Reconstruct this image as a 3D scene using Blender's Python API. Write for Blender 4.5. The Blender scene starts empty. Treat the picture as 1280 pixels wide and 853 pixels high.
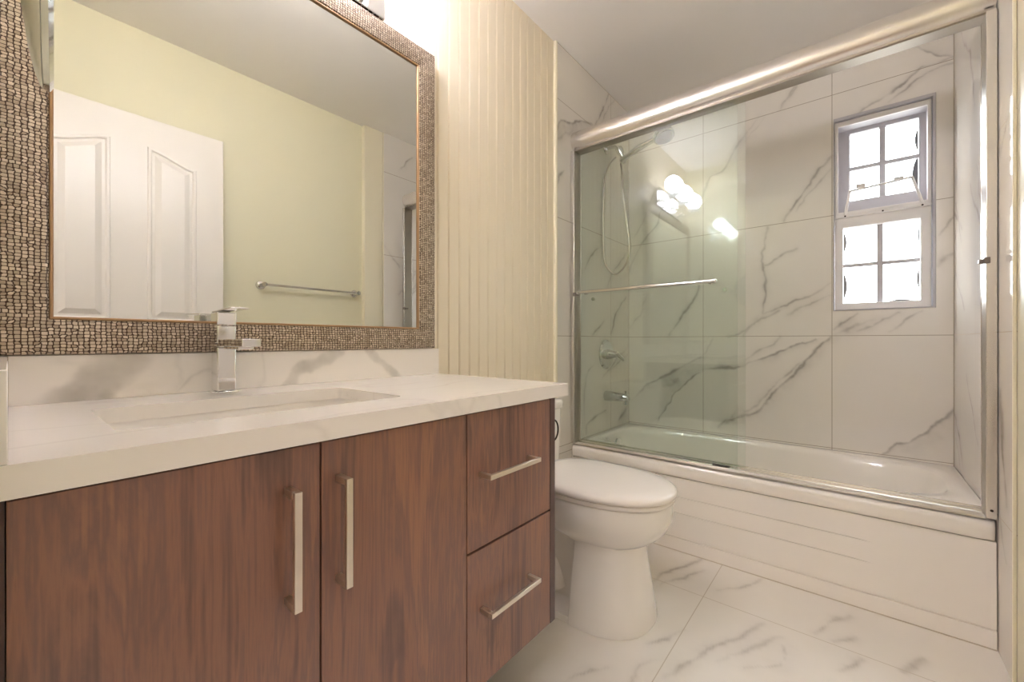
import bpy, bmesh, math, random
import numpy as np
from mathutils import Vector, Matrix

random.seed(7)
C = bpy.context.scene.collection
S = bpy.context.scene

# ------------------------------------------------------------------ camera
cam_d = bpy.data.cameras.new('camera')
cam_d.sensor_width = 36.0
cam_d.lens = 520.2 / 1280 * 36.0
cam_d.clip_start = 0.01
cam = bpy.data.objects.new('camera', cam_d)
cam.location = (0.0, -1.1731, 0.9304)
cam.rotation_euler = (math.pi / 2, 0, 0.6909 - math.pi / 2)
C.objects.link(cam)
S.camera = cam

# ------------------------------------------------------------------ light and exposure
S.view_settings.view_transform = 'Standard'
S.view_settings.look = 'None'
S.view_settings.gamma = 1.0
S.view_settings.use_curve_mapping = False
S.view_settings.exposure = 1.86
S.cycles.use_denoising = True
S.cycles.max_bounces = 16
S.cycles.diffuse_bounces = 8
S.cycles.glossy_bounces = 8
S.cycles.transmission_bounces = 8
S.cycles.transparent_max_bounces = 24
S.cycles.sample_clamp_indirect = 6.0
S.cycles.caustics_reflective = False
S.cycles.caustics_refractive = False

SKY = 5.8            # overcast daylight outside the window
GLOBE = 18.0         # lit crystal globes over the mirror
HALL_W = 5.5        # unseen fill light added in the hallway behind the open door

w = bpy.data.worlds.new('overcast_sky')
S.world = w
w.use_nodes = True
bg = w.node_tree.nodes['Background']
wtc = w.node_tree.nodes.new('ShaderNodeTexCoord')
wsp = w.node_tree.nodes.new('ShaderNodeSeparateXYZ')
w.node_tree.links.new(wtc.outputs['Generated'], wsp.inputs[0])
wrm = w.node_tree.nodes.new('ShaderNodeValToRGB')      # bright overcast sky over darker ground
wrm.color_ramp.elements[0].position = 0.46; wrm.color_ramp.elements[0].color = (0.22, 0.22, 0.21, 1)
wrm.color_ramp.elements[1].position = 0.52; wrm.color_ramp.elements[1].color = (0.92, 0.96, 1.0, 1)
wmm = w.node_tree.nodes.new('ShaderNodeMath'); wmm.operation = 'MULTIPLY_ADD'
wmm.inputs[1].default_value = 0.5; wmm.inputs[2].default_value = 0.5
w.node_tree.links.new(wsp.outputs['Z'], wmm.inputs[0])
w.node_tree.links.new(wmm.outputs[0], wrm.inputs[0])
w.node_tree.links.new(wrm.outputs[0], bg.inputs['Color'])
bg.inputs['Strength'].default_value = SKY

def area_light(name, loc, rot, sx, sy, power, color, portal=False):
    d = bpy.data.lights.new(name, 'AREA')
    d.shape = 'RECTANGLE'; d.size = sx; d.size_y = sy
    d.energy = power; d.color = color
    if portal: d.cycles.is_portal = True
    o = bpy.data.objects.new(name, d)
    o.location = loc; o.rotation_euler = rot
    C.objects.link(o)
    return o
# daylight portal in the window opening, added fill light out of view behind the doorway
area_light('window_portal', (2.74, -1.266, 1.555), (0, math.pi / 2, 0), 0.96, 0.37, 1.0, (1, 1, 1), True)
area_light('hall_fill_light', (-0.75, -1.1, 2.40), (0, 0, 0), 0.9, 0.9, HALL_W, (1.0, 0.98, 1.04))

# ------------------------------------------------------------------ numbers of the room
CEIL = 2.44
XL = -0.02           # near (doorway) wall face
XP = 1.757           # where the panelling gives way to tile
XB = 2.617           # window wall
YR = -1.5015         # tiled right alcove wall
YY = -1.545          # painted right wall
XT = 1.8875          # front of the bathtub
TILE = 0.012

# ------------------------------------------------------------------ colour helper
def srgb(r, g, b):
    def f(c):
        c /= 255.0
        return c / 12.92 if c <= 0.04045 else ((c + 0.055) / 1.055) ** 2.4
    return (f(r), f(g), f(b), 1.0)

# ------------------------------------------------------------------ materials
def new_mat(name):
    m = bpy.data.materials.new(name); m.use_nodes = True
    nt = m.node_tree
    return m, nt, nt.nodes['Principled BSDF']

def pmat(name, col, rough=0.5, metal=0.0, ior=1.45, coat=0.0, spec=0.5, bump=None):
    m, nt, b = new_mat(name)
    b.inputs['Base Color'].default_value = col
    b.inputs['Roughness'].default_value = rough
    b.inputs['Metallic'].default_value = metal
    b.inputs['IOR'].default_value = ior
    b.inputs['Specular IOR Level'].default_value = spec
    b.inputs['Coat Weight'].default_value = coat
    b.inputs['Coat Roughness'].default_value = 0.05
    if bump:
        sc, st, dist = bump
        tc = nt.nodes.new('ShaderNodeTexCoord')
        n = nt.nodes.new('ShaderNodeTexNoise'); n.inputs['Scale'].default_value = sc; n.inputs['Detail'].default_value = 4
        bp = nt.nodes.new('ShaderNodeBump'); bp.inputs['Strength'].default_value = st; bp.inputs['Distance'].default_value = dist
        nt.links.new(tc.outputs['Object'], n.inputs['Vector'])
        nt.links.new(n.outputs['Fac'], bp.inputs['Height'])
        nt.links.new(bp.outputs['Normal'], b.inputs['Normal'])
    return m

def math_node(nt, op, a, b=None):
    n = nt.nodes.new('ShaderNodeMath'); n.operation = op
    for i, v in enumerate((a, b)):
        if v is None: continue
        if isinstance(v, (int, float)): n.inputs[i].default_value = v
        else: nt.links.new(v, n.inputs[i])
    return n.outputs[0]

def mix_col(nt, fac, a, b):
    n = nt.nodes.new('ShaderNodeMix'); n.data_type = 'RGBA'
    if isinstance(fac, (int, float)): n.inputs[0].default_value = fac
    else: nt.links.new(fac, n.inputs[0])
    for idx, v in ((6, a), (7, b)):
        if isinstance(v, tuple): n.inputs[idx].default_value = v
        else: nt.links.new(v, n.inputs[idx])
    return n.outputs[2]

def ramp(nt, fac, stops):
    n = nt.nodes.new('ShaderNodeValToRGB')
    e = n.color_ramp.elements
    while len(e) < len(stops): e.new(0.5)
    for k, (p, c) in enumerate(stops):
        e[k].position = p; e[k].color = c
    nt.links.new(fac, n.inputs[0])
    return n.outputs[0]

def marble_tile(name, lines, base=(231, 226, 219), rough=0.045, vein=(166, 160, 154), grout=(158, 147, 132), half=0.0014):
    """Polished marble tile; the stored 'vein' attribute is the stone's own figure, lines are grout joints."""
    m, nt, b = new_mat(name)
    at = nt.nodes.new('ShaderNodeAttribute'); at.attribute_name = 'vein'
    geo = nt.nodes.new('ShaderNodeNewGeometry')
    sep = nt.nodes.new('ShaderNodeSeparateXYZ'); nt.links.new(geo.outputs['Position'], sep.inputs[0])
    nz = nt.nodes.new('ShaderNodeTexNoise'); nz.inputs['Scale'].default_value = 2.2; nz.inputs['Detail'].default_value = 5
    nt.links.new(geo.outputs['Position'], nz.inputs['Vector'])
    cloud = ramp(nt, nz.outputs['Fac'], [(0.35, srgb(*[c - 6 for c in base])), (0.7, srgb(*base))])
    # fine mottling inside the veins
    nf = nt.nodes.new('ShaderNodeTexNoise'); nf.inputs['Scale'].default_value = 45; nf.inputs['Detail'].default_value = 6
    nt.links.new(geo.outputs['Position'], nf.inputs['Vector'])
    mo = math_node(nt, 'MULTIPLY', at.outputs['Fac'], math_node(nt, 'ADD', math_node(nt, 'MULTIPLY', nf.outputs['Fac'], 0.9), 0.55))
    mo.node.use_clamp = True
    col = mix_col(nt, mo, cloud, srgb(*vein))
    d = None
    for ax, v in lines:
        a = math_node(nt, 'ABSOLUTE', math_node(nt, 'SUBTRACT', sep.outputs['XYZ'.index(ax)], v))
        d = a if d is None else math_node(nt, 'MINIMUM', d, a)
    if d is not None:
        g = math_node(nt, 'LESS_THAN', d, half)
        col = mix_col(nt, g, col, srgb(*grout))
        ro = math_node(nt, 'ADD', math_node(nt, 'MULTIPLY', g, 0.6), rough)
        nt.links.new(ro, b.inputs['Roughness'])
    else:
        b.inputs['Roughness'].default_value = rough
    nt.links.new(col, b.inputs['Base Color'])
    b.inputs['IOR'].default_value = 1.5
    return m

def quartz_mat(name, base=(237, 231, 224)):
    m, nt, b = new_mat(name)
    at = nt.nodes.new('ShaderNodeAttribute'); at.attribute_name = 'vein'
    tc = nt.nodes.new('ShaderNodeNewGeometry')
    mp = nt.nodes.new('ShaderNodeMapping'); mp.inputs['Rotation'].default_value = (0, 0, 0.6); mp.inputs['Scale'].default_value = (2.2, 5.5, 3)
    nt.links.new(tc.outputs['Position'], mp.inputs['Vector'])
    n = nt.nodes.new('ShaderNodeTexNoise'); n.inputs['Scale'].default_value = 0.9; n.inputs['Detail'].default_value = 4; n.inputs['Distortion'].default_value = 0.5
    nt.links.new(mp.outputs[0], n.inputs['Vector'])
    a = math_node(nt, 'ABSOLUTE', math_node(nt, 'SUBTRACT', n.outputs['Fac'], 0.5))
    soft = ramp(nt, a, [(0.0, (0.16, 0.16, 0.16, 1)), (0.018, (0, 0, 0, 1))])
    v = math_node(nt, 'MAXIMUM', soft, at.outputs['Fac'])
    col = mix_col(nt, v, srgb(*base), srgb(176, 170, 162))
    nt.links.new(col, b.inputs['Base Color'])
    b.inputs['Roughness'].default_value = 0.12
    return m

def wood_mat(name, stops, seed=0.0):
    m, nt, b = new_mat(name)
    tc = nt.nodes.new('ShaderNodeTexCoord')
    geo = nt.nodes.new('ShaderNodeNewGeometry')
    mp = nt.nodes.new('ShaderNodeMapping'); mp.inputs['Location'].default_value = (seed, seed * 0.7, seed * 1.3)
    mp.inputs['Scale'].default_value = (1.0, 1.0, 0.16)
    nt.links.new(geo.outputs['Position'], mp.inputs['Vector'])
    n1 = nt.nodes.new('ShaderNodeTexNoise'); n1.inputs['Scale'].default_value = 9.0; n1.inputs['Detail'].default_value = 9; n1.inputs['Distortion'].default_value = 0.9; n1.inputs['Roughness'].default_value = 0.62
    nt.links.new(mp.outputs[0], n1.inputs['Vector'])
    mp2 = nt.nodes.new('ShaderNodeMapping'); mp2.inputs['Scale'].default_value = (1.0, 1.0, 0.03)
    nt.links.new(geo.outputs['Position'], mp2.inputs['Vector'])
    n2 = nt.nodes.new('ShaderNodeTexNoise'); n2.inputs['Scale'].default_value = 130.0; n2.inputs['Detail'].default_value = 5
    nt.links.new(mp2.outputs[0], n2.inputs['Vector'])
    f = math_node(nt, 'ADD', math_node(nt, 'MULTIPLY', n1.outputs['Fac'], 0.74), math_node(nt, 'MULTIPLY', n2.outputs['Fac'], 0.26))
    nt.links.new(ramp(nt, f, stops), b.inputs['Base Color'])
    b.inputs['Roughness'].default_value = 0.32
    b.inputs['Coat Weight'].default_value = 0.45
    b.inputs['Coat Roughness'].default_value = 0.25
    return m

def mosaic_mat(name):
    m, nt, b = new_mat(name)
    tc = nt.nodes.new('ShaderNodeNewGeometry')
    sep = nt.nodes.new('ShaderNodeSeparateXYZ'); nt.links.new(tc.outputs['Position'], sep.inputs[0])
    cmb = nt.nodes.new('ShaderNodeCombineXYZ')
    nt.links.new(math_node(nt, 'MULTIPLY', sep.outputs['X'], 1.0), cmb.inputs['X'])
    nt.links.new(math_node(nt, 'MULTIPLY', sep.outputs['Z'], 1.25), cmb.inputs['Y'])
    vs = []
    for feat in ('F1', 'F2'):
        v = nt.nodes.new('ShaderNodeTexVoronoi'); v.voronoi_dimensions = '2D'; v.feature = feat; v.distance = 'CHEBYCHEV'
        v.inputs['Scale'].default_value = 128.0; v.inputs['Randomness'].default_value = 0.50
        nt.links.new(cmb.outputs[0], v.inputs['Vector']); vs.append(v)
    d = math_node(nt, 'SUBTRACT', vs[1].outputs['Distance'], vs[0].outputs['Distance'])
    k = ramp(nt, d, [(0.13, (0, 0, 0, 1)), (0.25, (1, 1, 1, 1))])
    hue = nt.nodes.new('ShaderNodeSeparateXYZ'); nt.links.new(vs[0].outputs['Color'], hue.inputs[0])
    chip = ramp(nt, hue.outputs['X'], [(0.0, srgb(164, 144, 122)), (1.0, srgb(212, 195, 172))])
    col = mix_col(nt, k, srgb(66, 44, 28), chip)
    nt.links.new(col, b.inputs['Base Color'])
    b.inputs['Roughness'].default_value = 0.30
    b.inputs['Metallic'].default_value = 0.35
    bp = nt.nodes.new('ShaderNodeBump'); bp.inputs['Strength'].default_value = 0.7; bp.inputs['Distance'].default_value = 0.0012
    nt.links.new(math_node(nt, 'ADD', k, math_node(nt, 'MULTIPLY', hue.outputs['Y'], 0.6)), bp.inputs['Height'])
    nt.links.new(bp.outputs['Normal'], b.inputs['Normal'])
    return m

def pane_mat(name, tint, rough=0.0):
    """Clear sheet glass: Fresnel reflection over tinted see-through."""
    m = bpy.data.materials.new(name); m.use_nodes = True
    nt = m.node_tree; nt.nodes.clear()
    out = nt.nodes.new('ShaderNodeOutputMaterial')
    tr = nt.nodes.new('ShaderNodeBsdfTransparent'); tr.inputs[0].default_value = tint
    gl = nt.nodes.new('ShaderNodeBsdfGlossy'); gl.inputs['Roughness'].default_value = rough
    fr = nt.nodes.new('ShaderNodeFresnel'); fr.inputs['IOR'].default_value = 1.5
    # inside faces meet the sheet from behind: use the same outside Fresnel on both sides
    geo = nt.nodes.new('ShaderNodeNewGeometry')
    mx0 = nt.nodes.new('ShaderNodeMix'); mx0.data_type = 'FLOAT'
    nt.links.new(geo.outputs['Backfacing'], mx0.inputs[0])
    mx0.inputs[2].default_value = 1.5; mx0.inputs[3].default_value = 1.0 / 1.5
    nt.links.new(mx0.outputs[0], fr.inputs['IOR'])
    mx = nt.nodes.new('ShaderNodeMixShader')
    nt.links.new(fr.outputs[0], mx.inputs[0]); nt.links.new(tr.outputs[0], mx.inputs[1]); nt.links.new(gl.outputs[0], mx.inputs[2])
    nt.links.new(mx.outputs[0], out.inputs['Surface'])
    return m

def crystal_mat(name, strength):
    m, nt, b = new_mat(name)
    b.inputs['Base Color'].default_value = (0.95, 0.93, 0.9, 1)
    b.inputs['Roughness'].default_value = 0.08
    tc = nt.nodes.new('ShaderNodeTexCoord')
    v = nt.nodes.new('ShaderNodeTexVoronoi'); v.inputs['Scale'].default_value = 60
    nt.links.new(tc.outputs['Object'], v.inputs['Vector'])
    s = math_node(nt, 'MULTIPLY', math_node(nt, 'ADD', math_node(nt, 'MULTIPLY', v.outputs['Distance'], 1.2), 0.45), strength)
    b.inputs['Emission Color'].default_value = (1.0, 0.99, 1.14, 1)
    nt.links.new(s, b.inputs['Emission Strength'])
    return m

M = {}
M['panel'] = pmat('cream_panelling_paint', srgb(233, 221, 198), 0.42)
M['yellow'] = pmat('pale_yellow_wall_paint', srgb(233, 229, 202), 0.5, bump=(260, 0.12, 0.001))
M['strip'] = pmat('cream_trim_paint', srgb(234, 227, 203), 0.4)
M['ceiling'] = pmat('ceiling_paint', srgb(236, 232, 228), 0.75)
M['hall'] = pmat('hall_wall_paint', srgb(225, 215, 196), 0.7)
M['hallfloor'] = pmat('hall_floor_boards', srgb(150, 120, 92), 0.4)
M['white'] = pmat('white_gloss_paint', srgb(238, 233, 226), 0.28)
M['doorwhite'] = pmat('white_door_paint', srgb(240, 236, 230), 0.32, bump=(90, 0.10, 0.001))
M['porcelain'] = pmat('white_porcelain', srgb(241, 237, 232), 0.08, coat=0.6)
M['seat'] = pmat('white_seat_plastic', srgb(240, 234, 228), 0.16)
M['acrylic'] = pmat('tub_enamel', srgb(239, 233, 226), 0.14, coat=0.4)
M['chrome'] = pmat('polished_chrome', (0.80, 0.79, 0.77, 1), 0.06, 1.0)
M['fitting'] = pmat('shower_chrome', (0.66, 0.66, 0.65, 1), 0.10, 1.0)
M['hose'] = pmat('steel_hose', (0.50, 0.46, 0.41, 1), 0.28, 1.0)
M['rail'] = pmat('bright_aluminium', (0.84, 0.81, 0.78, 1), 0.27, 1.0)
M['shade_seal'] = pmat('header_shade_seal_metal', (0.42, 0.38, 0.33, 1), 0.35, 1.0)  # darkened metal: shade under the header put into colour; also the jamb seals
M['nickel'] = pmat('satin_nickel', (0.80, 0.72, 0.62, 1), 0.28, 1.0)
M['gold'] = pmat('gold_bead', srgb(170, 134, 98), 0.45, 0.3)
M['mirror'] = pmat('silvered_mirror', (0.73, 0.735, 0.70, 1), 0.0, 1.0)
M['caulk'] = pmat('grey_caulk', srgb(196, 184, 168), 0.7)
M['rubber'] = pmat('dark_rubber', srgb(60, 54, 48), 0.5)
M['greyplastic'] = pmat('grey_clip_plastic', srgb(120, 108, 98), 0.4)
M['bronze'] = pmat('dark_bronze', srgb(52, 42, 36), 0.35, 0.7)
M['vinyl'] = pmat('white_window_vinyl', srgb(228, 224, 222), 0.35)
M['sash'] = pmat('grey_window_sash', srgb(186, 182, 186), 0.45)
M['film'] = pmat('grey_film_edge', srgb(120, 116, 118), 0.6)
M['nozzle'] = pmat('grey_nozzle_face', srgb(150, 145, 138), 0.4)
M['mosaic'] = mosaic_mat('beige_chip_mosaic')
WS = [(0.33, srgb(84, 58, 51)), (0.43, srgb(114, 81, 69)), (0.49, srgb(142, 99, 79)), (0.54, srgb(122, 88, 76)), (0.60, srgb(152, 106, 82)), (0.70, srgb(112, 81, 73))]
M['wood'] = wood_mat('dark_cherry_veneer', WS)
M['wood_edge'] = wood_mat('dark_cherry_edge', [(0.3, srgb(58, 36, 30)), (0.7, srgb(92, 60, 50))], 3.0)
M['inner'] = pmat('dark_cabinet_inside', srgb(46, 32, 26), 0.6)
M['glass'] = pane_mat('shower_glass', (0.956, 0.979, 0.962, 1))
M['pane'] = pane_mat('window_glass', (0.97, 0.98, 0.98, 1))
M['globe'] = crystal_mat('lit_crystal', GLOBE)
M['dish'] = crystal_mat('lit_crystal_dish', GLOBE * 0.05)
M['quartz'] = quartz_mat('white_quartz')

# ------------------------------------------------------------------ mesh helper
class MB:
    def __init__(s): s.v = []; s.f = []; s.attr = None
    def add(s, vs, fs):
        o = len(s.v); s.v += [tuple(map(float, p)) for p in vs]; s.f += [tuple(i + o for i in f) for f in fs]; return s
    def box(s, x0, x1, y0, y1, z0, z1):
        if x0 > x1: x0, x1 = x1, x0
        if y0 > y1: y0, y1 = y1, y0
        if z0 > z1: z0, z1 = z1, z0
        v = [(x, y, z) for x in (x0, x1) for y in (y0, y1) for z in (z0, z1)]
        return s.add(v, [(0, 1, 3, 2), (4, 6, 7, 5), (0, 4, 5, 1), (2, 3, 7, 6), (0, 2, 6, 4), (1, 5, 7, 3)])
    def loft(s, loops, cap0=True, cap1=True, closed=True):
        n = len(loops[0]); vs = [p for l in loops for p in l]; fs = []
        for k in range(len(loops) - 1):
            for i in range(n if closed else n - 1):
                j = (i + 1) % n
                fs.append((k * n + i, k * n + j, (k + 1) * n + j, (k + 1) * n + i))
        if cap0: fs.append(tuple(range(n))[::-1])
        if cap1: fs.append(tuple((len(loops) - 1) * n + i for i in range(n)))
        return s.add(vs, fs)
    def tube(s, pts, r, n=12, cap=True):
        pts = [Vector(p) for p in pts]; R = r if isinstance(r, (list, tuple)) else [r] * len(pts)
        t = (pts[1] - pts[0]).normalized()
        u = t.orthogonal().normalized()
        loops = []
        for i, p in enumerate(pts):
            if i == 0: tt = (pts[1] - p)
            elif i == len(pts) - 1: tt = (p - pts[i - 1])
            else: tt = (pts[i + 1] - p).normalized() + (p - pts[i - 1]).normalized()
            tt.normalize()
            u = (u - tt * u.dot(tt)).normalized(); w_ = tt.cross(u)
            loops.append([tuple(p + (u * math.cos(a) + w_ * math.sin(a)) * R[i]) for a in [2 * math.pi * k / n for k in range(n)]])
        return s.loft(loops, cap, cap)
    def lathe(s, prof, origin, axis, n=32):
        """prof: list of (distance along axis, radius)"""
        a = Vector(axis).normalized(); u = a.orthogonal().normalized(); w_ = a.cross(u); o = Vector(origin)
        loops = [[tuple(o + a * h + (u * math.cos(t) + w_ * math.sin(t)) * max(r, 1e-5)) for t in [2 * math.pi * k / n for k in range(n)]] for h, r in prof]
        return s.loft(loops, True, True)
    def prism(s, poly, axis, a0, a1):
        """poly of 2-D points extruded along axis 'x','y' or 'z'"""
        def P(p, a): return {'x': (a, p[0], p[1]), 'y': (p[0], a, p[1]), 'z': (p[0], p[1], a)}[axis]
        return s.loft([[P(p, a0) for p in poly], [P(p, a1) for p in poly]])
    def grid(s, us, vs, fn, skip=None):
        nu, nv = len(us), len(vs)
        P = [fn(u, v) for u in us for v in vs]
        F = []
        for i in range(nu - 1):
            for j in range(nv - 1):
                if skip and skip((us[i] + us[i + 1]) / 2, (vs[j] + vs[j + 1]) / 2): continue
                F.append((i * nv + j, (i + 1) * nv + j, (i + 1) * nv + j + 1, i * nv + j + 1))
        return s.add(P, F)
    def build(s, name, mat, parent=None, smooth=False, bevel=0.0, seg=2, angle=35, recalc=True, sub=0):
        me = bpy.data.meshes.new(name)
        vs = s.v
        if parent is not None:
            o = parent
            off = Vector((0, 0, 0))
            while o is not None: off = off + Vector(o.location); o = o.parent
        else:
            a = np.array(vs); off = Vector(((a[:, 0].min() + a[:, 0].max()) / 2, (a[:, 1].min() + a[:, 1].max()) / 2, a[:, 2].min()))
        vs = [(p[0] - off.x, p[1] - off.y, p[2] - off.z) for p in vs]
        me.from_pydata(vs, [], s.f)
        if recalc:
            bm = bmesh.new(); bm.from_mesh(me); bmesh.ops.recalc_face_normals(bm, faces=bm.faces); bm.to_mesh(me); bm.free()
        if s.attr is not None:
            at = me.attributes.new('vein', 'FLOAT', 'POINT')
            arr = np.zeros(len(vs), np.float32); arr[:len(s.attr)] = s.attr
            at.data.foreach_set('value', arr)
        me.materials.append(mat)
        ob = bpy.data.objects.new(name, me); C.objects.link(ob)
        if parent is not None: ob.parent = parent
        else: ob.location = off
        if bevel > 0:
            md = ob.modifiers.new('bevel', 'BEVEL'); md.width = bevel; md.segments = seg; md.limit_method = 'ANGLE'; md.angle_limit = math.radians(30)
            md.harden_normals = False
        if sub:
            md = ob.modifiers.new('sub', 'SUBSURF'); md.levels = sub; md.render_levels = sub
        if smooth or bevel > 0:
            me.polygons.foreach_set('use_smooth', [True] * len(me.polygons))
            try: me.set_sharp_from_angle(angle=math.radians(angle))
            except Exception: pass
        me.update()
        return ob

def tag(o, label, cat, group=None):
    o['label'] = label; o['category'] = cat
    if group: o['group'] = group
    return o
def structure(o, label=None, cat=None):
    o['kind'] = 'structure'
    if label: o['label'] = label
    if cat: o['category'] = cat
    return o
def thing(name, label, cat, loc, group=None):
    o = bpy.data.objects.new(name, None); o.empty_display_size = 0.05; o.location = loc
    C.objects.link(o)
    return tag(o, label, cat, group)

def rrect(x0, x1, y0, y1, r, n=6):
    pts = []
    for cx, cy, a0 in ((x1 - r, y1 - r, 0), (x0 + r, y1 - r, 90), (x0 + r, y0 + r, 180), (x1 - r, y0 + r, 270)):
        for k in range(n + 1):
            a = math.radians(a0 + 90 * k / n)
            pts.append((cx + r * math.cos(a), cy + r * math.sin(a)))
    return pts

# ------------------------------------------------------------------ stone figure (veins of the marble, per tile face)
def vnoise(u, v, freq, seed):
    rng = np.random.RandomState(seed); T = rng.rand(64, 64)
    x = u * freq; y = v * freq
    xi = np.floor(x).astype(int); yi = np.floor(y).astype(int); fx = x - xi; fy = y - yi
    fx = fx * fx * (3 - 2 * fx); fy = fy * fy * (3 - 2 * fy)
    g = lambda a, b: T[a % 64, b % 64]
    return (g(xi, yi) * (1 - fx) + g(xi + 1, yi) * fx) * (1 - fy) + (g(xi, yi + 1) * (1 - fx) + g(xi + 1, yi + 1) * fx) * fy
def fbm(u, v, freq, seed, oct=4):
    s = 0; a = 0.5
    for k in range(oct):
        s = s + a * (vnoise(u, v, freq * 2 ** k, seed + k) - 0.5); a *= 0.55
    return s
def vein_field(U, V, lines, seed=1):
    """lines: (points, core width, core strength, halo width, halo strength, halo side)"""
    u = U + 0.045 * fbm(U, V, 9, seed) + 0.007 * fbm(U, V, 38, seed + 9, 2)
    v = V + 0.045 * fbm(U, V, 9, seed + 20) + 0.007 * fbm(U, V, 38, seed + 29, 2)
    var = np.clip(1.0 + 2.2 * fbm(U, V, 14, seed + 40), 0.25, 1.5)
    out = np.zeros_like(U)
    for pts, cw, cs, hw, hs, side in lines:
        best = np.full_like(U, 9.0); sg = np.zeros_like(U)
        L = len(pts) - 1
        tt = np.zeros_like(U)
        for i in range(L):
            ax, ay = pts[i]; bx, by = pts[i + 1]; dx, dy = bx - ax, by - ay; l2 = dx * dx + dy * dy + 1e-9
            t = np.clip(((u - ax) * dx + (v - ay) * dy) / l2, 0, 1)
            d = np.hypot(u - ax - t * dx, v - ay - t * dy)
            c = (dx * (v - ay) - dy * (u - ax)) / math.sqrt(l2)
            m = d < best
            best = np.where(m, d, best); sg = np.where(m, c, sg); tt = np.where(m, (i + t) / L, tt)
        taper = 0.45 + 0.55 * np.sin(np.pi * np.clip(tt, 0.06, 0.94))
        core = cs * taper * var * np.exp(-(best / (cw * (0.6 + 0.6 * var))) ** (2 if cw < 0.012 else 6))
        halo = 0
        if hs > 0:
            ok = 1.0 if side == 0 else np.where(sg * side > -0.004, 1.0, 0.0)
            halo = hs * taper * var * ok * np.exp(-(best / hw) ** 2)
        out = np.maximum(out, np.clip(core, 0, 1)) + 0.75 * halo * (1 - out)
    return np.clip(out, 0, 1)
def auto_veins(seed, u0, u1, v0, v1, n, slope=1):
    r = random.Random(seed); L = []
    for k in range(n):
        x = r.uniform(u0, u1); y = r.uniform(v0, v1); ang = slope * r.uniform(0.6, 1.1); ln = r.uniform(0.15, 0.5)
        p = [(x, y)]
        for q in range(4):
            a = ang + r.uniform(-0.35, 0.35); x += ln / 4 * math.cos(a); y += ln / 4 * math.sin(a); p.append((x, y))
        L.append((p, r.uniform(0.003, 0.006), r.uniform(0.3, 0.6), r.uniform(0.015, 0.04), r.uniform(0.05, 0.25), r.choice((-1, 0, 1))))
    return L
def segs(a, b, step, extra=()):
    n = max(1, int(round((b - a) / step)))
    base = [a + (b - a) * i / n for i in range(n + 1)]
    for e in extra:
        base = [x for x in base if abs(x - e) > step * 0.3 or x in (a, b)] + [e]
    return sorted(set(base))

def tiled_wall(name, us, vs, fn, back, lines, mat, skip=None, seed=3):
    mb = MB(); mb.grid(us, vs, fn, skip)
    U, V = np.meshgrid(np.array(us), np.array(vs), indexing='ij')
    mb.attr = vein_field(U.ravel(), V.ravel(), lines, seed)
    # closed behind: rim and rear face of the slab
    u0, u1, v0, v1 = us[0], us[-1], vs[0], vs[-1]
    c = [(u0, v0), (u1, v0), (u1, v1), (u0, v1)]
    f = [fn(*p) for p in c]; b = [back(*p) for p in c]
    mb.add(f + b, [(0, 1, 5, 4), (1, 2, 6, 5), (2, 3, 7, 6), (3, 0, 4, 7)] + ([] if skip else [(4, 5, 6, 7)]))
    return mb

# ================================================================== SETTING
ROWS = [0.356, 0.9565, 1.556, 2.157]
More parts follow.
